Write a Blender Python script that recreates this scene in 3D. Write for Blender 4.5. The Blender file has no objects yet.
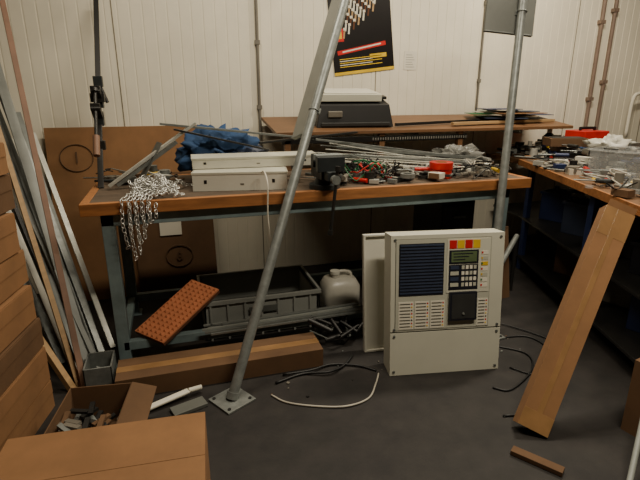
import bpy, math, random
from mathutils import Vector, Matrix, noise
V=Vector
# ---------------------------------------------------------------- materials
def lin(c):
    return tuple((x/255/12.92 if x/255<=.04045 else ((x/255+.055)/1.055)**2.4) for x in c)+(1,)
MATS={}
def mat(name,c,rough=.6,metal=0,var=.25,scale=8,bump=.0,c2=None,emit=0,trans=0,alpha=1,stretch=(1,1,1)):
    if name in MATS: return MATS[name]
    m=bpy.data.materials.new(name); m.use_nodes=True
    nt=m.node_tree; b=nt.nodes['Principled BSDF']
    a=lin(c); d=lin(c2) if c2 else tuple(x*(1-var) for x in a[:3])+(1,)
    tc=nt.nodes.new('ShaderNodeTexCoord'); mp=nt.nodes.new('ShaderNodeMapping'); mp.inputs['Scale'].default_value=stretch
    n=nt.nodes.new('ShaderNodeTexNoise'); n.inputs['Scale'].default_value=scale; n.inputs['Detail'].default_value=6; n.inputs['Roughness'].default_value=.6
    nt.links.new(tc.outputs['Object'],mp.inputs[0]); nt.links.new(mp.outputs[0],n.inputs['Vector'])
    r=nt.nodes.new('ShaderNodeValToRGB'); r.color_ramp.elements[0].position=.35; r.color_ramp.elements[1].position=.65
    r.color_ramp.elements[0].color=d; r.color_ramp.elements[1].color=a
    nt.links.new(n.outputs['Fac'],r.inputs[0]); nt.links.new(r.outputs[0],b.inputs['Base Color'])
    b.inputs['Roughness'].default_value=rough; b.inputs['Metallic'].default_value=metal
    if bump:
        bp=nt.nodes.new('ShaderNodeBump'); bp.inputs['Strength'].default_value=bump; bp.inputs['Distance'].default_value=.01
        nt.links.new(n.outputs['Fac'],bp.inputs['Height']); nt.links.new(bp.outputs[0],b.inputs['Normal'])
    if emit:
        b.inputs['Emission Color'].default_value=a; b.inputs['Emission Strength'].default_value=emit
    if trans: b.inputs['Transmission Weight'].default_value=trans
    if alpha<1: b.inputs['Alpha'].default_value=alpha
    MATS[name]=m; return m
wallm=mat('wall_paint',(232,225,204),.5,0,.14,2.0)
wallfar=mat('workshop_wall_brown',(76,66,54),.8)
ceilm=mat('ceiling_paint',(88,82,72),.8)
floorm=mat('concrete',(39,35,32),.7,0,.6,6,.35)
cb=mat('cardboard',(140,101,64),.85,0,.22,5,.1)
cbd=mat('cardboard_dark',(102,74,48),.85,0,.25,5,.1)
cbedge=mat('cardboard_edge',(56,40,28),.9)
tapem=mat('packing_tape',(150,114,74),.3)
wood=mat('bench_wood',(172,112,60),.6,0,.4,5,.1,stretch=(1,8,8))
woodtop=mat('bench_top_worn',(96,80,64),.65,0,.45,6,.1,stretch=(1,6,1))
woodl=mat('wood_light',(178,144,100),.6,0,.2,8,stretch=(1,1,6))
woodp=mat('wood_pinkish',(136,102,80),.6,0,.25,8)
woodd=mat('wood_brown_board',(116,82,52),.5,0,.25,5,stretch=(1,6,1))
steelb=mat('bench_steel_bluegrey',(122,140,142),.5,.1,.3,10)
galv=mat('galvanised_steel',(138,142,138),.42,.4,.3,25)
galvd=mat('galvanised_dull',(122,126,122),.5,.3,.3,12)
plate=mat('plate_grey',(100,102,96),.55,.1,.2,6)
plateb=mat('plate_light_grey',(132,133,126),.5,.2,.2,6)
alu=mat('aluminium',(196,196,186),.4,.4,.2,12)
white=mat('white_enamel',(214,212,198),.45,0,.08,4)
panel=mat('panel_lightgrey',(200,199,182),.45,0,.07,4)
paneld=mat('panel_seam',(96,95,84),.6)
pins=mat('panel_inset',(180,180,164),.5,0,.05)
navy=mat('panel_navy',(52,62,84),.5)
navyd=mat('panel_navy_dark',(24,27,38),.5)
black=mat('black_plastic',(22,21,20),.5)
dark=mat('dark_metal',(44,43,41),.45,.3)
darkgrey=mat('dark_grey_plastic',(50,51,50),.5)
vicem=mat('vice_paint',(48,53,54),.45,.2,.4,15)
red=mat('red_plastic',(200,34,26),.4)
yellow=mat('yellow_plastic',(226,186,44),.4)
green=mat('green_plastic',(36,112,66),.5)
blue=mat('blue_cloth',(48,80,122),.85,0,.4,6)
bluep=mat('blue_plastic',(34,48,88),.5)
lcd=mat('lcd_screen',(98,114,80),.25)
crate=mat('crate_grey',(136,138,132),.6,0,.15,5)
crated=mat('crate_inside',(80,82,78),.7)
orange=mat('orange_foam',(204,128,86),.9,0,.2,10)
oranged=mat('orange_foam_dark',(100,62,40),.9)
paper=mat('paper',(218,213,196),.8,0,.04)
bag=mat('plastic_bag',(196,193,180),.35,0,.15,6,.4)
film=mat('plastic_film_grey',(150,150,144),.25,0,.3,10,.4,None,0,0,.6)
clear=mat('clear_plastic',(205,208,206),.12,0,.03,4,0,None,0,0,.2)
chainm=mat('chain_steel',(215,215,210),.3,.7,.15)
marker=mat('marker_ink',(92,66,42),.8)
pinkpipe=mat('conduit_pinkish',(128,108,94),.55)
greyc=mat('conduit_grey',(118,113,102),.5)
tubep=mat('tube_plastic_grey',(144,148,142),.5,0,.2)
rub=mat('rubber_cable',(18,18,18),.5)
whitec=mat('cable_white',(180,174,160),.5)
poster_b=mat('poster_black',(22,18,18),.35)
seamm=mat('seam_dark',(130,122,104),.7)
tubeon=mat('lamp_tube_glow',(255,232,190),.5,0,.01,2,0,None,3)
# ---------------------------------------------------------------- mesh builder
class B:
    def __init__(s): s.v=[];s.f=[];s.m=[];s.sm=[];s.mats=[]
    def mi(s,m):
        if m not in s.mats: s.mats.append(m)
        return s.mats.index(m)
    def add(s,vs,fs,m,smooth=False):
        o=len(s.v); s.v+=[V(p) for p in vs]; i=s.mi(m)
        for f in fs: s.f.append([o+k for k in f]); s.m.append(i); s.sm.append(smooth)
    def obox(s,o,a,b,c,m):
        o,a,b,c=V(o),V(a),V(b),V(c)
        vs=[o,o+a,o+a+b,o+b,o+c,o+a+c,o+a+b+c,o+b+c]
        fs=[(0,3,2,1),(4,5,6,7),(0,1,5,4),(1,2,6,5),(2,3,7,6),(3,0,4,7)]
        if a.cross(b).dot(c)<0: fs=[f[::-1] for f in fs]
        s.add(vs,fs,m)
    def box(s,c,d,m,M=None):
        c=V(c); d=V(d)
        M3=M if M else Matrix.Identity(3)
        s.obox(c-M3@(d/2),M3@V((d.x,0,0)),M3@V((0,d.y,0)),M3@V((0,0,d.z)),m)
    def mm(s,x0,x1,y0,y1,z0,z1,m): s.box(((x0+x1)/2,(y0+y1)/2,(z0+z1)/2),(abs(x1-x0),abs(y1-y0),abs(z1-z0)),m)
    def bar(s,p,q,w,h,m,up=(0,0,1)):
        p,q=V(p),V(q); d=q-p; x=V(up).cross(d)
        if x.length<1e-4: x=V((1,0,0))
        x.normalize(); y=d.cross(x).normalized()
        s.obox(p-x*w/2-y*h/2,x*w,y*h,d,m)
    def cyl(s,p,q,r,m,n=14,r2=None,cap=True):
        p,q=V(p),V(q); d=(q-p).normalized(); r2=r if r2 is None else r2
        x=d.orthogonal().normalized(); y=d.cross(x)
        vs=[];fs=[]
        for k in range(n):
            a=2*math.pi*k/n; e=x*math.cos(a)+y*math.sin(a); vs+= [p+e*r,q+e*r2]
        for k in range(n):
            j=(k+1)%n; fs.append((2*k,2*j,2*j+1,2*k+1))
        s.add(vs,fs,m,True)
        if cap:
            s.add([vs[2*k] for k in range(n)],[tuple(range(n))[::-1]],m)
            s.add([vs[2*k+1] for k in range(n)],[tuple(range(n))],m)
    def pipe(s,p,q,r,m,t=.8,n=14):
        s.cyl(p,q,r,m,n,cap=False); s.cyl(q,p,r*t,m,n,cap=False)
        p,q=V(p),V(q)
        d=(q-p).normalized(); x=d.orthogonal().normalized(); y=d.cross(x)
        for e in(p,q):
            vs=[];fs=[]
            for k in range(n):
                a=2*math.pi*k/n; u=x*math.cos(a)+y*math.sin(a); vs+=[e+u*r,e+u*r*t]
            for k in range(n):
                j=(k+1)%n; fs.append((2*k,2*j,2*j+1,2*k+1))
            s.add(vs,fs,m)
    def tube(s,pts,r,m,n=7,res=6):
        P=[V(p) for p in pts]; Q=[]
        E=[P[0]*2-P[1]]+P+[P[-1]*2-P[-2]]
        for i in range(1,len(E)-2):
            for k in range(res):
                t=k/res; a,b,c,d=E[i-1],E[i],E[i+1],E[i+2]
                Q.append(.5*((2*b)+(c-a)*t+(2*a-5*b+4*c-d)*t*t+(3*b-a-3*c+d)*t**3))
        Q.append(P[-1]); vs=[];fs=[]; x=None
        for i,p in enumerate(Q):
            d=(Q[min(i+1,len(Q)-1)]-Q[max(i-1,0)])
            if d.length<1e-7: d=V((0,0,1))
            d.normalize()
            x=d.orthogonal() if x is None else x-d*x.dot(d)
            if x.length<1e-5: x=d.orthogonal()
            x.normalize(); y=d.cross(x)
            for k in range(n):
                a=2*math.pi*k/n; vs.append(p+(x*math.cos(a)+y*math.sin(a))*r)
        for i in range(len(Q)-1):
            for k in range(n):
                j=(k+1)%n; fs.append((i*n+k,i*n+j,(i+1)*n+j,(i+1)*n+k))
        fs.append(tuple(range(n))[::-1]); fs.append(tuple(range((len(Q)-1)*n,len(Q)*n)))
        s.add(vs,fs,m,True)
    def torus(s,c,nrm,R,r,m,N=18,n=8,el=1,xd=None):
        c=V(c); z=V(nrm).normalized(); x=(V(xd)-z*z.dot(V(xd))).normalized() if xd else z.orthogonal().normalized(); y=z.cross(x)
        vs=[];fs=[]
        for i in range(N):
            a=2*math.pi*i/N; e=x*math.cos(a)+y*math.sin(a); ce=c+x*math.cos(a)*R*el+y*math.sin(a)*R
            for k in range(n):
                b=2*math.pi*k/n; vs.append(ce+e*math.cos(b)*r+z*math.sin(b)*r)
        for i in range(N):
            for k in range(n):
                i2=(i+1)%N;k2=(k+1)%n; fs.append((i*n+k,i2*n+k,i2*n+k2,i*n+k2))
        s.add(vs,fs,m,True)
    def ring(s,c,R,r,h,m,ax=(0,0,1),n=24,mi=None):
        c=V(c); z=V(ax).normalized(); x=z.orthogonal().normalized(); y=z.cross(x)
        prof=[(R,0),(R,h),(r,h),(r,0)]; 
        for j in range(4):
            vs=[];fs=[]
            a0,b0=prof[j],prof[(j+1)%4]
            for k in range(n):
                a=2*math.pi*k/n; e=x*math.cos(a)+y*math.sin(a)
                vs+=[c+e*a0[0]+z*a0[1],c+e*b0[0]+z*b0[1]]
            for k in range(n):
                q=(k+1)%n; fs.append((2*k,2*q,2*q+1,2*k+1))
            s.add(vs,fs,(mi or m) if j==2 else m,j in(0,2))
    def heap(s,c,d,m,seed=0,amp=.25,n=22,k=14,freq=3,floor=None,sm=True):
        c=V(c); vs=[];fs=[]
        for i in range(k+1):
            th=math.pi*i/k
            for j in range(n):
                ph=2*math.pi*j/n; e=V((math.sin(th)*math.cos(ph),math.sin(th)*math.sin(ph),math.cos(th)))
                q=1+amp*(noise.noise(e*freq+V((seed,0,0)))+.5*noise.noise(e*freq*2.3+V((0,seed,0))))*1.3
                p=c+V((e.x*d[0]/2,e.y*d[1]/2,e.z*d[2]/2))*q
                if floor is not None: p.z=max(p.z,floor)
                vs.append(p)
        for i in range(k):
            for j in range(n):
                j2=(j+1)%n; fs.append((i*n+j,(i+1)*n+j,(i+1)*n+j2,i*n+j2))
        s.add(vs,fs,m,sm)
    def done(s,name,bevel=0,parent=None,M=None):
        me=bpy.data.meshes.new(name); me.from_pydata([tuple(p) for p in s.v],[],s.f)
        for m in s.mats: me.materials.append(m)
        me.polygons.foreach_set('material_index',s.m); me.polygons.foreach_set('use_smooth',s.sm); me.update()
        o=bpy.data.objects.new(name,me); bpy.context.collection.objects.link(o)
        if bevel:
            b=o.modifiers.new('bevel','BEVEL'); b.width=bevel; b.segments=2; b.limit_method='ANGLE'; b.angle_limit=math.radians(50)
        if M: o.matrix_world=M
        if parent: o.parent=parent
        return o
def rz(a): return Matrix.Rotation(math.radians(a),3,'Z')
def place(x,y,z,a=0,tx=0): return Matrix.Translation((x,y,z))@Matrix.Rotation(math.radians(a),4,'Z')@Matrix.Rotation(math.radians(tx),4,'X')
def text(name,body,size,m,parent,loc,rot,ext=.0004):
    c=bpy.data.curves.new(name,'FONT'); c.body=body; c.size=size; c.extrude=ext; c.align_x='CENTER'; c.align_y='CENTER'
    o=bpy.data.objects.new(name,c); bpy.context.collection.objects.link(o); c.materials.append(m)
    o.parent=parent; o.location=loc; o.rotation_euler=rot; return o
# ---------------------------------------------------------------- camera
cam=bpy.data.cameras.new('Camera'); co=bpy.data.objects.new('Camera',cam); bpy.context.collection.objects.link(co)
cam.lens=27; cam.sensor_width=36
co.location=(0,0,1.4); co.rotation_euler=(math.radians(73),0,math.radians(-17)); bpy.context.scene.camera=co
# ---------------------------------------------------------------- room
XL,XR,YB,YF,ZC=-2.0,4.75,3.7,-2.2,3.1
b=B(); b.mm(XL-.1,XR+.1,YF-.1,YB+.1,-.1,0,floorm); b.done('floor')
b=B(); b.mm(XL-.1,XR+.1,YF-.1,YB+.1,ZC,ZC+.1,ceilm); b.done('ceiling')
b=B(); b.mm(XL-.1,XL,YF,YB+.1,0,ZC,wallfar); b.done('wall_left')
b=B(); b.mm(XR,XR+.1,YF,YB+.1,0,ZC,wallfar); b.done('wall_right')
b=B(); b.mm(XL,XR,YF-.1,YF,0,ZC,wallfar); b.done('wall_front')
b=B()
prof=[]; x=XL
seams=[-1.25,-.3,.65,1.59,2.53,3.48,4.4]
while x<XR-.001:
    nx=x+.079
    prof+=[(x,YB),(x+.068,YB),(x+.0695,YB+.0025),(x+.0775,YB+.0025)]; x=nx
prof.append((XR,YB))
prof=[p for p in prof if p[0]<=XR]
vs=[];fs=[]
for (px,py) in prof: vs+=[(px,py,0),(px,py,ZC)]
for i in range(len(prof)-1): fs.append((2*i,2*i+2,2*i+3,2*i+1))
b.add(vs,fs,wallm); b.mm(XL,XR,YB+.01,YB+.1,0,ZC,wallm)
for sx in seams: b.mm(sx-.004,sx+.004,YB-.001,YB+.006,0,ZC,seamm)
b.done('wall_back')
# ---------------------------------------------------------------- conduits
def conduit(name,x,z0,z1,r,m,clips=()):
    b=B(); b.cyl((x,YB-r-.006,z0),(x,YB-r-.006,z1),r,m,12)
    for z in clips: b.box((x,YB-r-.004,z),(r*3.2,r*2+.008,.03),m)
    b.done(name)
conduit('wall_conduit',.655,.9,ZC,.011,greyc,(1.3,1.75,2.3))
conduit('wall_conduit.001',2.53,1.25,ZC,.008,greyc,(1.5,2.1))
conduit('wall_conduit.002',3.72,1.0,ZC,.017,pinkpipe,(1.35,2.0,2.6))
conduit('wall_conduit.003',3.85,1.0,ZC,.017,pinkpipe,(1.5,2.1,2.6))
b=B(); b.tube([(4.75,3.62,1.40),(4.45,3.62,1.42),(4.25,3.62,1.40),(4.17,3.62,1.34),(4.16,3.62,1.0)],.016,paper,10); b.done('white_waste_pipe')
# ---------------------------------------------------------------- poster, paper
b=B(); W,H=.5,.72
b.mm(0,W,-.002,0,0,H,poster_b)
b.mm(.0,W,-.0028,-.002,.0,.022,yellow)
for r_ in range(5):
    for i in range(7):
        c=V((.10+i*.042+r_*.018,0,.26+i*.028-r_*.005+r_*.055))
        if 0.02<c.x<W-.05 and c.z<H-.08:
            b.bar(c+V((0,-.003,0)),c+V((.012,-.003,.06)),.013,.001,[woodl,paper,oranged][(i+r_)%3],(0,1,0))
            b.box(c+V((.013,-.0035,.065)),(.02,.001,.018),paper)
b.mm(.03,.10,-.003,-.002,.24,.33,red); b.mm(.045,.085,-.004,-.003,.26,.31,yellow)
b.bar((.04,-.0025,.16),(.44,-.0025,.20),.03,.001,red,(0,1,0)); b.bar((.08,-.0032,.165),(.40,-.0032,.198),.01,.001,paper,(0,1,0))
for i in range(5): b.mm(.05,.40-(i%2)*.08,-.003,-.002,.055+i*.014,.060+i*.014,paper if i%2 else yellow)
b.mm(.30,.44,-.003,-.002,.10,.13,yellow)
o=b.done('wall_poster'); o.matrix_world=Matrix.Translation((1.25,YB-.004,1.525))@Matrix.Rotation(math.radians(-7),4,'Y')
b=B(); b.mm(1.83,1.94,YB-.003,YB-.001,1.58,1.72,paper)
for i in range(6): b.mm(1.845,1.92-(i%3)*.01,YB-.004,YB-.003,1.60+i*.018,1.603+i*.018,greyc)
b.done('notice_sheet')
# ---------------------------------------------------------------- bench
BX0,BX1,BY0,BY1=-.44,2.11,2.43,3.22
b=B()
b.mm(BX0,BX1,BY0,BY0+.035,.84,.9,wood); b.mm(BX0,BX1,BY1-.03,BY1,.84,.9,wood)
b.mm(BX0,BX0+.04,BY0+.035,BY1-.03,.84,.9,wood); b.mm(BX1-.04,BX1,BY0+.035,BY1-.03,.84,.9,wood)
b.mm(BX0+.04,BX1-.04,BY0+.035,BY1-.03,.845,.899,woodtop)
for y in (2.47,3.12):
    b.mm(-.36,1.99,y,y+.045,.775,.84,steelb)
    b.mm(-.33,1.99,y,y+.04,.09,.14,steelb)
for x in(-.36,1.93):
    for y in (2.47,3.12):
        b.mm(x,x+.06,y,y+.06,0,.84,steelb); b.mm(x-.02,x+.08,y-.02,y+.08,0,.008,steelb)
    b.mm(x+.01,x+.05,2.53,3.12,.79,.83,steelb); b.mm(x+.01,x+.05,2.53,3.12,.09,.13,steelb)
b.done('workbench',.003)
b=B(); b.mm(1.66,1.91,2.70,3.08,0,.72,dark)
for i in range(4): b.mm(1.67,1.90,2.685,2.70,.03+i*.17,.18+i*.17,darkgrey); b.mm(1.74,1.83,2.67,2.685,.10+i*.17,.115+i*.17,galvd)
b.done('drawer_unit',.003)
# riser shelf
b=B()
v=[(.66,3.13,1.155),(3.05,3.13,1.155),(3.05,3.66,1.23),(.66,3.66,1.23)]
b.obox(v[0],V(v[1])-V(v[0]),V(v[3])-V(v[0]),(0,0,-.022),woodd)
for x in(.72,1.4,2.03): b.mm(x,x+.04,3.15,3.19,.9,1.135,woodd)
b.mm(.7,2.1,3.15,3.17,1.075,1.115,dark)
for i in range(40):
    b.box((1.35+i*.019,3.147,1.095),(.009,.004,.018),alu)
for x in(.8,1.7,2.6): b.mm(x,x+.03,3.2,3.695,1.10,1.13,galvd)
b.done('riser_shelf',.002)
b=B()
vs=[(-.28,-.18,0),(.28,-.18,0),(.28,.18,0),(-.28,.18,0),(-.25,-.14,.15),(.25,-.14,.15),(.26,.18,.18),(-.26,.18,.18)]
b.add(vs,[(0,3,2,1),(4,5,6,7),(0,1,5,4),(1,2,6,5),(2,3,7,6),(3,0,4,7)],black)
b.box((-.02,.02,.19),(.44,.27,.05),panel); b.box((-.02,.02,.219),(.38,.22,.008),white)
b.box((.235,.05,.18),(.05,.2,.02),dark); b.mm(-.25,.25,-.188,-.175,.01,.035,darkgrey)
b.box((-.15,-.168,.09),(.10,.02,.04),greyc)
b.done('desktop_laminator',.006,M=place(1.26,3.40,1.196,-4,8))
b=B(); rnd=random.Random(4)
for i in range(12):
    m=[navy,green,paper,bluep,paper,green,cb,paper,navy,blue,paper,bluep][i]
    b.box((2.66+rnd.uniform(-.22,.2),3.4+rnd.uniform(-.1,.08),1.215+i*.006),(rnd.uniform(.25,.42),rnd.uniform(.18,.26),.005),m,rz(rnd.uniform(-30,30)))
b.done('stack_of_papers')
b=B(); b.bar((2.0,3.2,1.185),(3.0,3.3,1.19),.035,.02,woodl); b.done('wooden_lath',.001)
b=B(); b.bar((1.55,3.22,1.185),(2.3,3.30,1.2),.02,.02,black); b.done('black_rod')
# ---------------------------------------------------------------- things on bench
def housing(name,l,w,h,M,slots=True):
    b=B(); t=.004
    b.mm(0,l,0,t,0,h,white); b.mm(0,l,w-t,w,0,h,white); b.mm(0,t,t,w-t,0,h,white); b.mm(l-t,l,t,w-t,0,h,white); b.mm(t,l-t,t,w-t,0,t,white)
    b.mm(-.004,l+.004,-.004,w+.004,h-.012,h,panel)
    b.mm(.06,.075,-.002,0,h*.4,h*.6,black); b.mm(l-.08,l-.065,-.002,0,h*.4,h*.6,black); b.mm(l*.5,l*.5+.02,-.002,0,h*.3,h*.4,greyc)
    return b.done(name,.0015,M=M)
housing('metal_light_housing',.50,.17,.10,place(.09,2.60,.9,-10))
housing('metal_light_housing.001',.70,.13,.06,place(.10,2.70,1.003,-2,3))
b=B(); b.tube([(.44,2.50,1.0),(.45,2.46,1.01),(.455,2.405,.95),(.45,2.40,.8),(.46,2.40,.64),(.47,2.40,.6)],.004,paper); b.box((.47,2.40,.585),(.035,.02,.05),paper); b.done('power_cord')
# vice
b=B()
b.cyl((.79,2.50,.9),(.79,2.50,.925),.085,vicem,20); b.cyl((.79,2.50,.925),(.79,2.50,.96),.06,vicem,20,r2=.045)
b.box((.79,2.52,.99),(.085,.20,.07),vicem); b.box((.79,2.49,1.055),(.15,.045,.07),vicem); b.box((.79,2.468,1.075),(.15,.008,.035),galv)
b.box((.79,2.40,1.045),(.15,.045,.08),vicem); b.box((.79,2.424,1.075),(.15,.008,.035),galv)
b.box((.79,2.41,.985),(.06,.12,.05),vicem)
b.cyl((.79,2.36,.975),(.79,2.30,.975),.016,galv); b.cyl((.79,2.325,.975),(.79,2.295,.975),.024,galv)
b.cyl((.80,2.31,1.03),(.765,2.31,.70),.009,dark); b.cyl((.765,2.31,.71),(.762,2.31,.685),.014,dark); b.cyl((.80,2.31,1.02),(.802,2.31,1.045),.014,dark)
b.box((.86,2.53,1.03),(.06,.09,.05),dark)
b.done('bench_vice',.004)
# bar clamp leaning on wall
b=B(); p=V((-.39,2.85,.9)); q=V((-.375,3.62,1.99)); d=(q-p).normalized(); n=d.cross(V((1,0,0))).normalized()
if n.y>0: n=-n
b.bar(p,q,.012,.03,dark,(1,0,0))
for t,l in((.33,.13),(.42,.12)):
    c=p.lerp(q,t); b.bar(c,c+n*l,.035,.05,dark,(1,0,0)); b.box(c+n*l*.9,(.05,.03,.04),dark)
    b.box(c,(.05,.06,.08),vicem)
c=p.lerp(q,.33)+n*.11; b.cyl(c-d*.22,c+d*.10,.009,dark); b.cyl(c-d*.30,c-d*.18,.018,woodp); b.cyl(c+d*.10,c+d*.12,.022,dark)
c=p.lerp(q,.42)+n*.03; b.box(c,(.075,.05,.05),dark); b.box(p.lerp(q,.2),(.06,.04,.05),dark)
c=p.lerp(q,.52); b.box(c,(.05,.05,.06),vicem); b.cyl(c,c+V((.04,-.02,-.12)),.01,dark)
b.done('bar_clamp',.002)
# chain
b=B(); rnd=random.Random(2)
def chain(pts,step=.021,R=.0085,r=.0028):
    P=[V(p) for p in pts]; k=0
    for i in range(len(P)-1):
        seg=P[i+1]-P[i]; n=max(1,int(seg.length/step)); 
        for j in range(n):
            c=P[i]+seg*(j/n); k+=1
            d=seg.normalized(); o=d.orthogonal().normalized(); o2=d.cross(o)
            nr=o if k%2 else o2
            nr=(nr+V([rnd.uniform(-.3,.3) for _ in range(3)])).normalized()
            b.torus(c,nr,R,r,chainm,10,5,1.6,d)
for s_ in range(5):
    x=-.25+s_*.03; zb=[.68,.62,.70,.78,.80][s_]
    chain([(x+.06,2.55,.93),(x+.02,2.45,.925),(x,2.415,.905),(x-.005,2.408,(zb+.9)/2),(x+.008,2.406,zb),(x+.03,2.402,zb+.03),(x+.032,2.40,(zb+.9)/2),(x+.035,2.412,.91)])
for s_ in range(24):
    pts=[]; c=V((-.10+rnd.uniform(-.11,.11),2.60+rnd.uniform(-.10,.12),.915))
    a=rnd.uniform(0,6.28)
    for j in range(5):
        a+=rnd.uniform(-1.2,1.2); c=c+V((math.cos(a)*.045,math.sin(a)*.045,0)); h=max(0,1-((c.x+.1)/.2)**2-((c.y-2.62)/.2)**2)*.09
        c.y=max(c.y,2.45); pts.append(V((c.x,c.y,.91+h*rnd.uniform(.2,1))))
    chain(pts)
b.done('steel_chain')
b=B(); b.heap((.27,3.0,1.05),(.42,.26,.28),blue,3,.42,44,30,3.0,.9,True); b.heap((.45,2.98,1.0),(.30,.22,.16),navy,8,.45,26,16,3,.9,True); b.done('blue_work_jacket')
b=B()
b.bar((-.34,2.78,.92),(.14,2.86,1.24),.035,.014,alu); b.bar((-.30,2.80,.92),(.03,2.85,1.14),.03,.02,galv)
b.bar((-.05,2.84,1.24),(.85,2.92,1.13),.03,.012,galvd)
b.bar((.02,2.83,1.21),(.55,2.83,1.08),.03,.01,dark)
b.bar((-.2,2.80,.905),(-.06,2.84,1.14),.10,.004,plate)
b.bar((.5,2.86,1.12),(1.15,2.95,1.16),.025,.012,dark)
b.done('loose_metal_profiles',.001)
b=B(); rnd=random.Random(11)
for i in range(10):
    dy=i*.028
    b.bar((.9+rnd.uniform(-.1,.15),3.08-dy*.4,1.11-i*.012),(1.85+rnd.uniform(-.3,.2),2.95-dy,.99-i*.004),rnd.choice([.02,.03,.012]),rnd.choice([.006,.012,.02]),rnd.choice([alu,galv,white,alu,galvd]))
b.bar((.92,2.98,.99),(1.7,2.72,.93),.035,.01,white)
b.done('aluminium_strips',.001)
b=B(); rnd=random.Random(5)
for i in range(16):
    m=[rub,green,red,rub,whitec,rub,green,rub][i%8]
    c=V((1.02+rnd.uniform(-.06,.2),2.66+rnd.uniform(-.08,.1),.93)); pts=[]; a=rnd.uniform(0,6)
    for j in range(8):
        a+=rnd.uniform(.4,1.1); pts.append(c+V((math.cos(a)*rnd.uniform(.03,.11),math.sin(a)*.06,rnd.uniform(-.01,.09))))
    b.tube(pts,rnd.choice([.003,.004,.005]),m,6)
b.done('coiled_wires')
b=B(); b.ring((1.58,2.62,.9),.07,.036,.055,red,mi=woodl); b.ring((1.58,2.615,.956),.072,.036,.04,red,mi=woodl); b.done('red_tape_roll')
b=B(); b.ring((1.80,2.74,.9),.05,.03,.045,galvd,mi=woodl); b.done('grey_tape_roll')
def scatter(name,x0,x1,y0,y1,z,n,seed,pal,smin=.02,smax=.10,layer=.05):
    b=B(); rnd=random.Random(seed)
    for i in range(n):
        x=rnd.uniform(x0,x1); y=rnd.uniform(y0,y1); zz=z+rnd.uniform(0,layer)*(i/n); m=rnd.choice(pal); t=rnd.random(); a=rnd.uniform(0,math.pi); d=V((math.cos(a),math.sin(a),0))
        L=rnd.uniform(smin,smax)
        if t<.3: b.box((x,y,zz+L*.2),(L,L*rnd.uniform(.3,.9),L*.4),m,rz(math.degrees(a)))
        elif t<.5: b.cyl(V((x,y,zz+.012)),V((x,y,zz+.012))+d*L*1.8,rnd.uniform(.004,.012),m,8)
        elif t<.62: b.cyl((x,y,zz),(x,y,zz+L*.7),L*.3,m,12)
        elif t<.72: b.ring((x,y,zz),L*.45,L*.28,L*.25,m,n=14)
        elif t<.86:
            p=V((x,y,zz+.014)); b.cyl(p,p+d*.09,.013,rnd.choice([dark,yellow,black,m,red,black]),8); b.cyl(p+d*.09,p+d*.2,.004,galv,6)
        else:
            pts=[V((x,y,zz+.01))+V((rnd.uniform(-.1,.1),rnd.uniform(-.08,.08),rnd.uniform(0,.05))) for _ in range(5)]; b.tube(pts,.004,rnd.choice([rub,whitec,m]),5,5)
    return b.done(name,.001)
pal=[dark,galv,black,alu,greyc,vicem,greyc,black,cbd,galvd]
scatter('hand_tools',.88,1.4,2.5,2.75,.9,50,1,pal)
scatter('loose_fittings',1.4,2.02,2.5,2.85,.9,90,2,pal+[white,clear],.02,.08)
scatter('scrap_metal_bits',-.36,-.05,2.9,3.1,.9,30,3,pal,.03,.10)
scatter('hardware_pile',.9,2.05,2.92,3.08,.9,80,7,pal+[white],.03,.11,.10)
b=B(); b.heap((1.92,2.98,.96),(.36,.26,.16),film,5,.5,34,22,3.5,.9,False); b.done('plastic_film')
# ---------------------------------------------------------------- posts
def post(name,p,d,L,r,m,ba,t0,t1,w0,w1,wd,pm):
    b=B(); p=V(p); d=V(d).normalized()
    b.pipe(p+V((0,0,.012)),p+d*L,r,m,.85,20)
    b.box(p+V((0,0,.006)),(.16,.16,.01),m,rz(ba)); b.cyl(p+V((0,0,.01)),p+V((0,0,.012))+d*.03,r*1.25,m,18)
    for sx in(-1,1):
        for sy in(-1,1): b.cyl(p+rz(ba)@V((sx*.06,sy*.06,.011)),p+rz(ba)@V((sx*.06,sy*.06,.016)),.008,dark,8)
    w_=V(wd)-d*V(wd).dot(d); w_.normalize(); n=d.cross(w_).normalized()
    if n.y<0: n=-n
    o=p+d*t0+w_*w0+(n*r if w0<0 else n*0)
    b.obox(o,w_*(w1-w0),d*(t1-t0),n*.02,pm)
    b.obox(o-n*.002,w_*(w1-w0),d*.006,n*.024,galvd)
    for t in(t0+.12,t1-.12): b.torus(p+d*t,d,r+.003,.004,galvd,16,6); b.obox(p+d*t-d*.015-w_*.03+n*r*.6,w_*.06,d*.03,n*.01,galvd)
    return b.done(name,.001)
post('sign_post',(.174,2.0,0),(.4,.37,.93),2.5,.0245,galv,30,1.40,2.4,.025,.19,(-.13,.97,0),plateb)
post('sign_post.001',(1.72,2.2,0),(.156,.20,1),2.25,.024,galv,5,1.79,2.2,-.09,.20,(-1,.25,0),plate)
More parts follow.
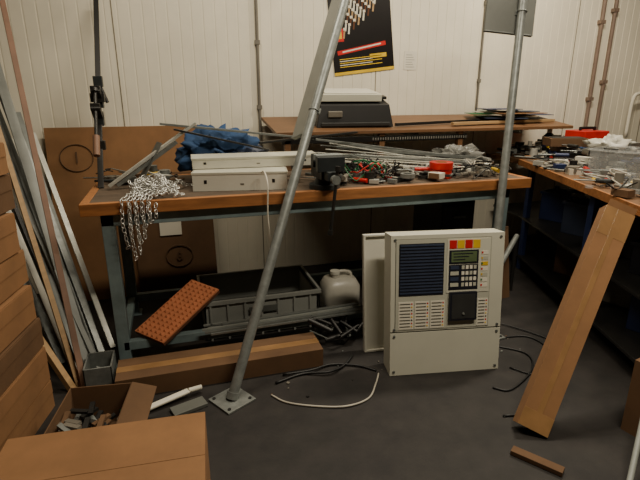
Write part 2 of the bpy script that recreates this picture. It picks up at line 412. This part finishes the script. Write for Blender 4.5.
# ---------------------------------------------------------------- fire alarm panel
PW,PH,PD=.59,.735,.12
def lx(px): return (px-388)/115*PW
def lz(py): return (373-py)/138*PH
b=B()
def r_(x0,y0,x1,y1,m,t=.004,base=0): b.mm(lx(x0),lx(x1),-base-t,-base,lz(y1),lz(y0),m)
b.mm(0,PW,0,PD,0,PH,panel)
r_(388,235,503,328.5,panel,.006); r_(388,330,503,373,panel,.006)
r_(388.5,328.4,502.5,330.1,paneld,.002)
r_(392.4,238.6,489.4,327.4,paneld,.0015,.006)
r_(393,239,489,327,pins,.003,.006)
r_(396,243,441,293,navyd,.004,.008)
for i in range(16): r_(397,244+i*3.05,440,245.4+i*3.05,navy,.004,.011)
r_(444,240,488,292,panel,.004,.008)
for k,m in enumerate([red,yellow,red,yellow]): r_(446+k*8,241,453.4+k*8,249,m,.002,.012)
r_(446,250.5,476,263.5,navyd,.003,.012); r_(448,252,474,262,lcd,.002,.0145)
for i in range(3): r_(450,253.5+i*2.8,470-i*4,254.6+i*2.8,navyd,.0004,.0165)
r_(446,264.5,476,289,navyd,.002,.012)
for i in range(4):
    for j in range(4): r_(459+j*4.1,265.5+i*5.6,461.8+j*4.1,269+i*5.6,paper if (i+j)%3 else pins,.003,.013)
for i in range(4): r_(447.5,265.5+i*5.6,456,269+i*5.6,[navy,pins,navy,pins][i],.003,.013)
for i in range(7): r_(479,252+i*5.3,486,255.6+i*5.3,[paper,pins,yellow,paper,pins,paper,paper][i],.002,.012); r_(479,252.6+i*5.3,480.6,254.6+i*5.3,[red,yellow,green][i%3],.001,.014)
r_(447,291,475,319,navyd,.02,.008); r_(449,293,473,317,darkgrey,.002,.028)
b.cyl((lx(461),-.03,lz(312)),(lx(461),-.036,lz(312)),.006,galv,10)
for k,(xa,xb) in enumerate([(396,411),(412.5,427),(428.5,443),(477,488)]):
    r_(xa,299,xb,326,paper,.003,.008)
    for i in range(8): r_(xa+1,300.5+i*3.2,xb-3.2,301.6+i*3.2,paneld,.001,.0111)
    for i in range(8): r_(xb-2.4,300.3+i*3.2,xb-1,301.8+i*3.2,[red,yellow,dark][i%3],.001,.0111)
for sx in(392,499):
    for sy in(239,326,333,369):
        b.cyl((lx(sx),-.006,lz(sy)),(lx(sx),-.011,lz(sy)),.007,galv,12); b.box((lx(sx),-.0115,lz(sy)),(.01,.001,.002),dark)
b.mm(PW,PW+.004,.02,PD-.01,.05,PH-.05,paneld)
fp=b.done('fire_alarm_control_panel',.0025,M=Matrix.Translation((.98,1.975,0))@Matrix.Rotation(math.radians(-10),4,'Z')@Matrix.Rotation(math.radians(-7),4,'X'))
b=B(); b.mm(0,.60,0,.018,0,.67,white); b.mm(0,.60,-.018,0,0,.012,white); b.mm(0,.60,-.018,0,.658,.67,white); b.mm(0,.012,-.018,0,.012,.658,white); b.mm(.588,.6,-.018,0,.012,.658,white)
b.done('white_metal_cover',.002,M=Matrix.Translation((.945,2.24,.0))@Matrix.Rotation(math.radians(-7),4,'Z')@Matrix.Rotation(math.radians(-8),4,'X'))
# ---------------------------------------------------------------- cardboard
def carton(name,l,w,h,M,m=cb,open_=False,tape=True,seam=False):
    b=B(); t=.005
    if open_:
        b.mm(0,l,0,w,0,t,m); b.mm(0,l,0,t,t,h,m); b.mm(0,l,w-t,w,t,h,m); b.mm(0,t,t,w-t,t,h,m); b.mm(l-t,l,t,w-t,t,h,m)
        b.obox((0,0,h),(l,0,0),(0,-w*.25,-w*.12),(0,0,.004),m); b.obox((l,0,h),(0,w,0),(w*.3,0,-w*.1),(0,0,.004),m)
    else:
        b.mm(0,l,0,w,0,h-.004,m); b.mm(0,l,0,w/2-.003,h-.004,h,m); b.mm(0,l,w/2+.003,w,h-.004,h,m); b.mm(0,l,w/2-.003,w/2+.003,h-.0045,h-.004,cbedge)
        if tape: b.mm(-.001,l+.001,w/2-.025,w/2+.025,h,h+.0008,tapem); b.mm(-.001,0,w/2-.025,w/2+.025,h*.6,h,tapem); b.mm(l,l+.001,w/2-.025,w/2+.025,h*.6,h,tapem)
        if seam:
            for zz in (h*.55,): b.mm(l,l+.003,.002,w-.002,zz,h-.004,m); b.mm(.002,l-.002,-.003,0,zz,h-.004,m)
            b.mm(l,l+.0015,w*.45,w*.451+.004,.0,h*.5,cbedge)
    return b.done(name,.002,M=M)
carton('flat_cardboard_box',1.03,.2,.10,place(-.35,2.165,0,0),cbd)
hs=[.15,.17,.14,.16,.15,.17,.15,.13]; z=0; rnd=random.Random(9)
for i,h in enumerate(hs):
    carton('cardboard_box' if i==0 else 'cardboard_box.%03d'%i,.55,.95,h-.008,Matrix.Translation((-1.35+rnd.uniform(-.03,.03),1.40+rnd.uniform(-.04,.02),z))@Matrix.Rotation(math.radians(-10+rnd.uniform(-2,2)),4,'Z'),[cb,cb,cbd,cb][i%4],seam=True); z+=h
b=B(); l,w,h=.64,.52,.30
b.mm(0,l,0,w,0,h-.006,cb); b.mm(0,l,.30,w,h-.006,h,cb); b.obox((0,.297,h-.003),(l,0,0),(0,-.30,.018),(0,0,.004),cb); b.mm(.01,l-.01,0,.29,h-.0058,h-.005,cbedge)
b.done('shipping_carton',.002,M=place(-.64,1.06,0,-4))
carton('parts_box',.26,.34,.17,place(-.56,1.72,0,-8),cbd,True)
b=B(); rnd=random.Random(3)
for i in range(30):
    x=-.44+rnd.uniform(-.08,.08); y=1.87+rnd.uniform(-.10,.10)
    a=rnd.uniform(0,3.1); d=V((math.cos(a),math.sin(a),rnd.uniform(-.2,.3)))*.04
    b.bar(V((x,y,.04+i*.0035))-d,V((x,y,.04+i*.0035))+d,.02,.012,rnd.choice([dark,dark,greyc,black,galvd,cbd,black,green if i==28 else dark]))
b.done('metal_offcuts')
b=B(); b.obox((-.80,3.45,0),(1.04,0,0),(0,.2,1.18),(0,.008,0),cb); s1=b.done('cardboard_sheet')
b=B(); b.obox((-.30,3.42,0),(.55,0,0),(0,.17,.86),(0,.008,0),cbd); b.obox((-.13,3.497,.42),(.15,0,0),(0,.0435,.22),(0,-.002,0),paper); s2=b.done('cardboard_sheet.001')
def circ(c,R,par,nm,ch):
    b=B(); b.torus(c,(0,-1,.17),R,.003,marker,28,6,1.15,(1,0,0)); o=b.done(nm,parent=par)
    text(nm+'_digit',ch,R*1.2,marker,par,V(c)+V((0,-.004,0)),(math.radians(80.5),0,0))
circ((-.62,3.612,.98),.09,s1,'circled_mark','1')
circ((-.01,3.466,.27),.08,s2,'circled_mark_b','6')
# crate
b=B(); x0,x1,y0,y1,h=.10,.79,2.62,3.06,.25; t=.012
b.mm(x0,x1,y0,y1,0,.012,crated); b.mm(x0,x1,y0,y0+t,0,h,crate); b.mm(x0,x1,y1-t,y1,0,h,crate); b.mm(x0,x0+t,y0,y1,0,h,crate); b.mm(x1-t,x1,y0,y1,0,h,crate)
for a in((x0-.015,x1+.015,y0-.015,y0+t),(x0-.015,x1+.015,y1-t,y1+.015),(x0-.015,x0+t,y0+t,y1-t),(x1-t,x1+.015,y0+t,y1-t)): b.mm(*a,h-.025,h,crate)
for i in range(7): b.mm(x0+.03+i*.1,x0+.042+i*.1,y0-.012,y0,.0,h-.025,crate)
b.mm(x0-.01,x1+.01,y0-.012,y0,.10,.112,crate); b.mm(.36,.53,y0-.016,y0-.013,.15,.19,crated)
b.done('plastic_crate',.003)
# orange foam mat
b=B(); A=V((-.27,2.52,.17)); Bp=V((-.146,2.41,.145)); D=V((.05,2.74,.345)); e1=Bp-A; e2=D-A; e1*=1.15
n=e1.cross(e2).normalized()
if n.z<0:n=-n
b.obox(A-n*.02,e1,e2,n*.02,oranged); b.obox(A,e1,e2,n*.01,orange)
nu,nv=6,16
for i in range(nu):
    for j in range(nv):
        c=A+e1*((i+.5)/nu)+e2*((j+.5)/nv)+n*.01
        a=e1/nu*.34; c2=e2/nv*.34; top=c+n*.012
        vs=[c-a-c2,c+a-c2,c+a+c2,c-a+c2,top]; b.add(vs,[(0,1,4),(1,2,4),(2,3,4),(3,0,4)],orange)
b.done('orange_foam_mat')
b=B()
def ring_loft(secs,m):
    n=24; vs=[];fs=[]
    for (cx,cy,z,a,bb) in secs:
        for k in range(n):
            t=2*math.pi*k/n; c,s=math.cos(t),math.sin(t); e=.5
            vs.append((cx+a*math.copysign(abs(c)**e,c),cy+bb*math.copysign(abs(s)**e,s),z))
    for i in range(len(secs)-1):
        for k in range(n):
            j=(k+1)%n; fs.append((i*n+k,i*n+j,(i+1)*n+j,(i+1)*n+k))
    fs.append(tuple(range(n))[::-1]); fs.append(tuple(range((len(secs)-1)*n,len(secs)*n))); b.add(vs,fs,m,True)
ring_loft([(1.0,2.82,0,.115,.09),(1.0,2.82,.02,.125,.10),(1.0,2.82,.18,.125,.10),(1.0,2.82,.225,.10,.08),(.98,2.82,.24,.05,.045)],bag)
b.cyl((.96,2.80,.235),(.96,2.80,.265),.028,bag,16); b.cyl((.96,2.80,.265),(.96,2.80,.285),.033,white,16)
b.tube([(1.08,2.82,.20),(1.07,2.82,.255),(1.0,2.82,.27),(.97,2.82,.24)],.011,bag,8)
b.done('white_plastic_canister')
b=B(); rnd=random.Random(8)
for i in range(7):
    b.bar((.15+rnd.uniform(-.1,.2),2.40+i*.012,.155+.01*(i%3)),(1.0+rnd.uniform(-.1,.1),2.42+i*.012,.16+.012*(i%3)),.012+.01*(i%2),.012,[galv,galvd,tubep,alu][i%4])
b.done('metal_channel_lengths',.001)
b=B(); rnd=random.Random(18)
for i in range(26):
    x=.84+rnd.uniform(-.14,.10); y=2.42+rnd.uniform(-.12,.08); a=rnd.uniform(0,3.1)
    b.cyl((x,y,.02+.004*i),(x+math.cos(a)*.14,y+math.sin(a)*.1,.03+.006*i),rnd.choice([.01,.014,.006]),rnd.choice([galvd,dark,tubep,black,black,dark]),10)
b.done('pipe_offcuts')
b=B(); rnd=random.Random(77)
for i in range(50):
    x=rnd.uniform(.3,1.9); y=rnd.choice([rnd.uniform(1.9,2.15),rnd.uniform(2.1,2.5)]); L=rnd.uniform(.006,.016)
    if 1.0<x<1.65 and y<2.2: continue
    b.box((x,y,.002+L*.15),(L,L*rnd.uniform(.3,1),L*.3),rnd.choice([greyc,dark,galvd,cbd]),rz(rnd.uniform(0,90)))
b.done('floor_debris')
b=B(); b.tube([(.36,1.98,.006),(.42,1.90,.006),(.55,1.83,.006),(.68,1.79,.008),(.80,1.82,.006),(.88,1.92,.006),(.93,2.0,.006)],.0045,whitec,7); b.done('white_cable')
b=B(); b.tube([(1.65,2.1,.006),(1.8,1.95,.006),(1.72,1.8,.006),(1.5,1.68,.006),(1.42,1.72,.006)],.005,rub)
b.tube([(1.69,2.14,.006),(1.95,2.1,.006),(1.92,1.85,.006),(1.65,1.62,.006),(1.5,1.5,.006),(1.33,1.52,.006)],.005,rub)
b.tube([(1.8,2.3,.01),(1.9,2.28,.01),(2.05,1.98,.006),(1.85,1.7,.006),(1.7,1.75,.006),(1.62,1.85,.006)],.004,rub); b.done('black_cable')
b=B(); b.tube([(.40,2.07,.008),(.55,2.11,.008),(.68,2.07,.02),(.78,2.12,.01),(.86,2.2,.01)],.007,rub)
b.tube([(.45,2.13,.01),(.6,2.12,.015),(.72,2.15,.01),(.85,2.1,.01),(.93,2.03,.006)],.006,rub); b.done('rubber_hose')
b=B(); b.bar((-.33,1.98,.012),(-.02,2.09,.035),.035,.012,paper); b.cyl((-.02,2.09,.035),(.04,2.11,.03),.012,paper); b.box((-.27,2.02,.022),(.10,.09,.04),green,rz(20)); b.done('dust_brush',.004)
b=B(); b.bar((-.10,1.97,.01),(.05,2.02,.01),.07,.018,plate); b.done('wood_offcut',.002)
# ---------------------------------------------------------------- leaning lengths on the left
b=B(); rnd=random.Random(21)
rows=[((-.42,2.46,0),(-1.02,3.62,1.62),.03,.012,galv),((-.46,2.5,0),(-1.00,3.6,1.5),.045,.02,tubep),((-.50,2.48,0),(-1.1,3.62,1.45),.02,.02,alu),
((-.52,2.6,0),(-1.05,3.6,1.36),.05,.01,galvd),((-.55,2.5,0),(-1.25,3.6,1.8),.02,.015,dark),((-.58,2.55,0),(-1.2,3.6,1.25),.05,.025,plate),
((-.47,2.64,0),(-.92,3.6,1.28),.03,.02,galvd),((-.60,2.7,0),(-1.0,3.62,1.12),.06,.01,white),((-.42,2.7,0),(-.86,3.62,1.15),.03,.012,alu),
((-.66,2.6,0),(-1.4,3.6,1.7),.04,.02,galv),((-.44,2.4,0),(-.95,3.2,1.1),.025,.025,tubep),((-.56,2.42,0),(-1.1,3.3,1.3),.03,.01,white),
((-.49,2.42,0),(-.98,3.5,1.68),.05,.015,tubep),((-.53,2.44,0),(-1.08,3.5,1.58),.035,.01,galvd)]
for p,q,w,h,m in rows: b.bar(p,q,w,h,m)
for i in range(8): 
    x=-.46-i*.035; b.pipe((x,2.50+.03*i,.0),(x-.55-rnd.uniform(0,.15),3.6,1.2+rnd.uniform(0,.6)),.014,[galv,tubep,galvd][i%3],.8,12)
b.done('leaning_metal_lengths',.001)
b=B(); b.bar((-.51,2.30,0),(-.85,3.4,1.97),.028,.028,woodp); b.bar((-.56,2.30,0),(-1.05,2.62,.98),.03,.03,woodl); b.bar((-.54,2.33,0),(-1.02,3.3,1.75),.025,.02,woodl); b.done('leaning_wooden_battens',.001)
b=B(); x,y=-.50,2.26; b.mm(x,x+.13,y,y+.008,0,.13,galv); b.mm(x,x+.13,y+.16,y+.168,0,.13,galv); b.mm(x,x+.008,y,y+.168,0,.13,galv); b.mm(x+.122,x+.13,y,y+.168,0,.13,galv); b.mm(x,x+.13,y,y+.168,0,.006,galv); b.done('metal_bin',.002)
# ---------------------------------------------------------------- right desk
b=B(); P0=V((2.64,3.2,.9)); P1=V((1.94,1.33,.9))
def prism(b,poly,z0,z1,m):
    n=len(poly); vs=[(p[0],p[1],z0) for p in poly]+[(p[0],p[1],z1) for p in poly]
    fs=[tuple(range(n,2*n)),tuple(range(n))[::-1]]+[(i,(i+1)%n,n+(i+1)%n,n+i) for i in range(n)]
    b.add(vs,fs,m)
poly=[(2.62,3.62),(2.64,3.2),(1.94,1.33),(3.9,1.33),(3.9,3.62)]
prism(b,poly,.86,.9,woodd)
prism(b,[tuple(P0[:2]),tuple(P1[:2]),tuple((P1+V((-.012,.004,0)))[:2]),tuple((P0+V((-.012,.004,0)))[:2])],.855,.902,wood)
for x,y in((2.08,1.42),(3.8,1.42),(2.68,3.1),(3.8,3.5),(2.32,2.14)): b.mm(x,x+.04,y,y+.04,0,.86,bluep)
poly2=[(2.74,3.6),(2.70,3.2),(2.08,1.42),(3.85,1.42),(3.85,3.6)]
prism(b,poly2,.42,.44,dark); prism(b,poly2,.10,.12,dark)
b.done('side_workbench',.002)
rnd=random.Random(31)
k=0
for (x,y,z_,m) in [(2.30,1.9,.44,navyd),(2.42,2.30,.44,black),(2.55,2.68,.44,navy),(2.68,3.05,.44,bluep),(2.30,1.85,.12,bluep),(2.44,2.32,.12,greyc),(2.58,2.72,.12,cbd),(2.78,3.15,.12,dark)]:
    b=B(); l,w,h=.32,.26,rnd.uniform(.18,.28); t=.006
    b.mm(0,l,0,w,0,t,m); b.mm(0,l,0,t,0,h,m); b.mm(0,l,w-t,w,0,h,m); b.mm(0,t,0,w,0,h,m); b.mm(l-t,l,0,w,0,h,m); b.mm(-.01,l+.01,-.01,t,h-.02,h,m); b.mm(-.01,.006,0,w,h-.02,h,m)
    for i in range(14):
        xx=rnd.uniform(.06,l-.08); yy=rnd.uniform(.05,w-.06); b.box((xx,yy,h*.7+rnd.uniform(0,.1)),(rnd.uniform(.03,.1),rnd.uniform(.02,.07),.05),rnd.choice([dark,greyc,galvd,cb,navy,black,white,bluep]),rz(rnd.uniform(0,90)))
    b.done('storage_bin' if k==0 else 'storage_bin.%03d'%k,.002,M=place(x+.08,y,z_+.001,-70)); k+=1
scatter('small_parts',2.7,3.3,2.55,3.45,.9,230,41,pal+[white,paper,woodl,cb,bluep,red,blue],.03,.14,.14)
scatter('screw_packets',2.12,2.5,1.65,2.1,.9,70,42,pal+[white,paper,clear],.02,.09,.05)
scatter('bench_debris',2.45,2.62,2.1,2.9,.9,70,43,pal+[white,paper,clear,bluep],.02,.10,.05)
b=B(); b.box((2.85,2.98,1.05),(.28,.16,.06),cbd,rz(-20)); b.box((2.85,2.98,1.082),(.25,.13,.004),dark,rz(-20)); b.done('parts_tray',.002)
b=B(); b.heap((3.0,2.72,1.02),(.30,.24,.16),bag,15,.5,34,22,2.6,.9,True); b.done('crumpled_packaging')
b=B(); b.mm(3.25,3.5,3.2,3.42,.9,1.10,red); b.mm(3.25,3.5,3.19,3.2,.98,1.04,dark); b.cyl((3.30,3.31,1.12),(3.45,3.31,1.12),.012,black); b.mm(3.29,3.31,3.3,3.32,1.10,1.13,black); b.mm(3.44,3.46,3.3,3.32,1.10,1.13,black); b.done('red_tool_box',.006)
b=B(); b.cyl((2.98,3.3,.9),(2.98,3.3,1.06),.05,bluep,18); b.cyl((2.98,3.3,1.06),(2.98,3.3,1.09),.05,bluep,18,r2=.02); b.cyl((2.98,3.3,1.09),(2.98,3.3,1.12),.02,white,12); b.done('blue_spray_can')
b=B(); M=rz(-68); c=V((2.70,2.24,.9)); l,w,h,t=.42,.32,.17,.005
for cc,dd in(((0,0,t/2),(l,w,t)),((0,-w/2,h/2),(l,t,h)),((0,w/2,h/2),(l,t,h)),((-l/2,0,h/2),(t,w,h)),((l/2,0,h/2),(t,w,h)),((0,-w/2-.005,h),(l+.03,.02,.012)),((0,w/2+.005,h),(l+.03,.02,.012)),((-l/2,0,h),(.02,w,.012)),((l/2,0,h),(.02,w,.012))): b.box(c+M@V(cc),dd,clear,M)
for i in range(46): b.box(c+M@V((rnd.uniform(-.16,.16),rnd.uniform(-.11,.11),.02+i*.003)),(.08,.05,.025),rnd.choice([greyc,dark,dark,galv,cbd,black,bluep]),rz(rnd.uniform(0,90)))
b.done('clear_storage_box',.002)
# long cardboard box leaning
b=B(); p=V((1.36,1.37,0.0)); q=V((2.06,1.70,1.02)); d=(q-p).normalized(); wv=V((.93,-.36,0)); wv=(wv-d*wv.dot(d)).normalized(); n=d.cross(wv).normalized()
if n.y<0: n=-n
L=1.07; off=V((0,0,.035))
b.obox(p-wv*.065+off,wv*.13,n*.07,d*L,cb); b.obox(p-wv*.012+off-n*.0012,wv*.024,n*.001,d*L,tapem)
b.obox(p-wv*.066+off+d*(L-.14),wv*.132,-n*.001,d*.14,tapem); b.obox(p-wv*.066+off,wv*.132,-n*.001,d*.08,tapem)
b.obox(p-wv*.062+off+d*L,wv*.124,n*.004,d*.03-n*.01,cb)
b.done('long_cardboard_box',.002)
carton('storage_carton',.34,.34,.34,place(1.84,.97,0,12),cbd)
b=B(); b.bar((1.22,1.32,.012),(1.33,1.16,.012),.04,.02,cbd); b.done('wood_block',.002)
b=B(); b.obox((1.99,2.62,0),(.24,.02,0),(0,.1,.5),(0,.008,0),cbd); b.done('cardboard_offcut')
b=B(); b.cyl((1.46,1.0,.012),(1.70,1.17,.20),.011,tubep); b.done('grey_tube')
b=B(); b.cyl((2.05,2.55,.30),(2.32,2.75,.42),.018,galvd,12); b.cyl((2.05,2.55,.0),(2.05,2.55,.31),.015,dark,10); b.cyl((2.32,2.75,0),(2.32,2.75,.42),.015,dark,10); b.done('trestle_stand')
b=B(); b.cyl((2.28,1.60,.441),(2.28,1.60,.58),.035,green,16); b.cyl((2.28,1.60,.58),(2.28,1.60,.62),.035,green,16,r2=.014); b.cyl((2.28,1.60,.62),(2.28,1.60,.64),.016,white,12); b.done('green_bottle')
# ---------------------------------------------------------------- lights
def lamp(name,x,y,e):
    b=B(); b.mm(x-.65,x+.65,y-.08,y+.08,ZC-.05,ZC,white); b.cyl((x-.6,y,ZC-.062),(x+.6,y,ZC-.062),.012,tubeon,10); fo=b.done(name)
    l=bpy.data.lights.new('tube_light','AREA'); l.shape='RECTANGLE'; l.size=1.25; l.size_y=.12; l.energy=e; l.color=(1,.885,.70)
    o=bpy.data.objects.new('tube_light',l); bpy.context.collection.objects.link(o); o.location=(x,y,ZC-.08); o.parent=fo
lamp('fluorescent_lamp',2.6,2.55,66); lamp('fluorescent_lamp.001',.3,2.55,32); lamp('fluorescent_lamp.002',1.3,.6,72)
w=bpy.data.worlds.new('World'); bpy.context.scene.world=w; w.use_nodes=True
w.node_tree.nodes['Background'].inputs[0].default_value=(.9,.85,.75,1); w.node_tree.nodes['Background'].inputs[1].default_value=.03
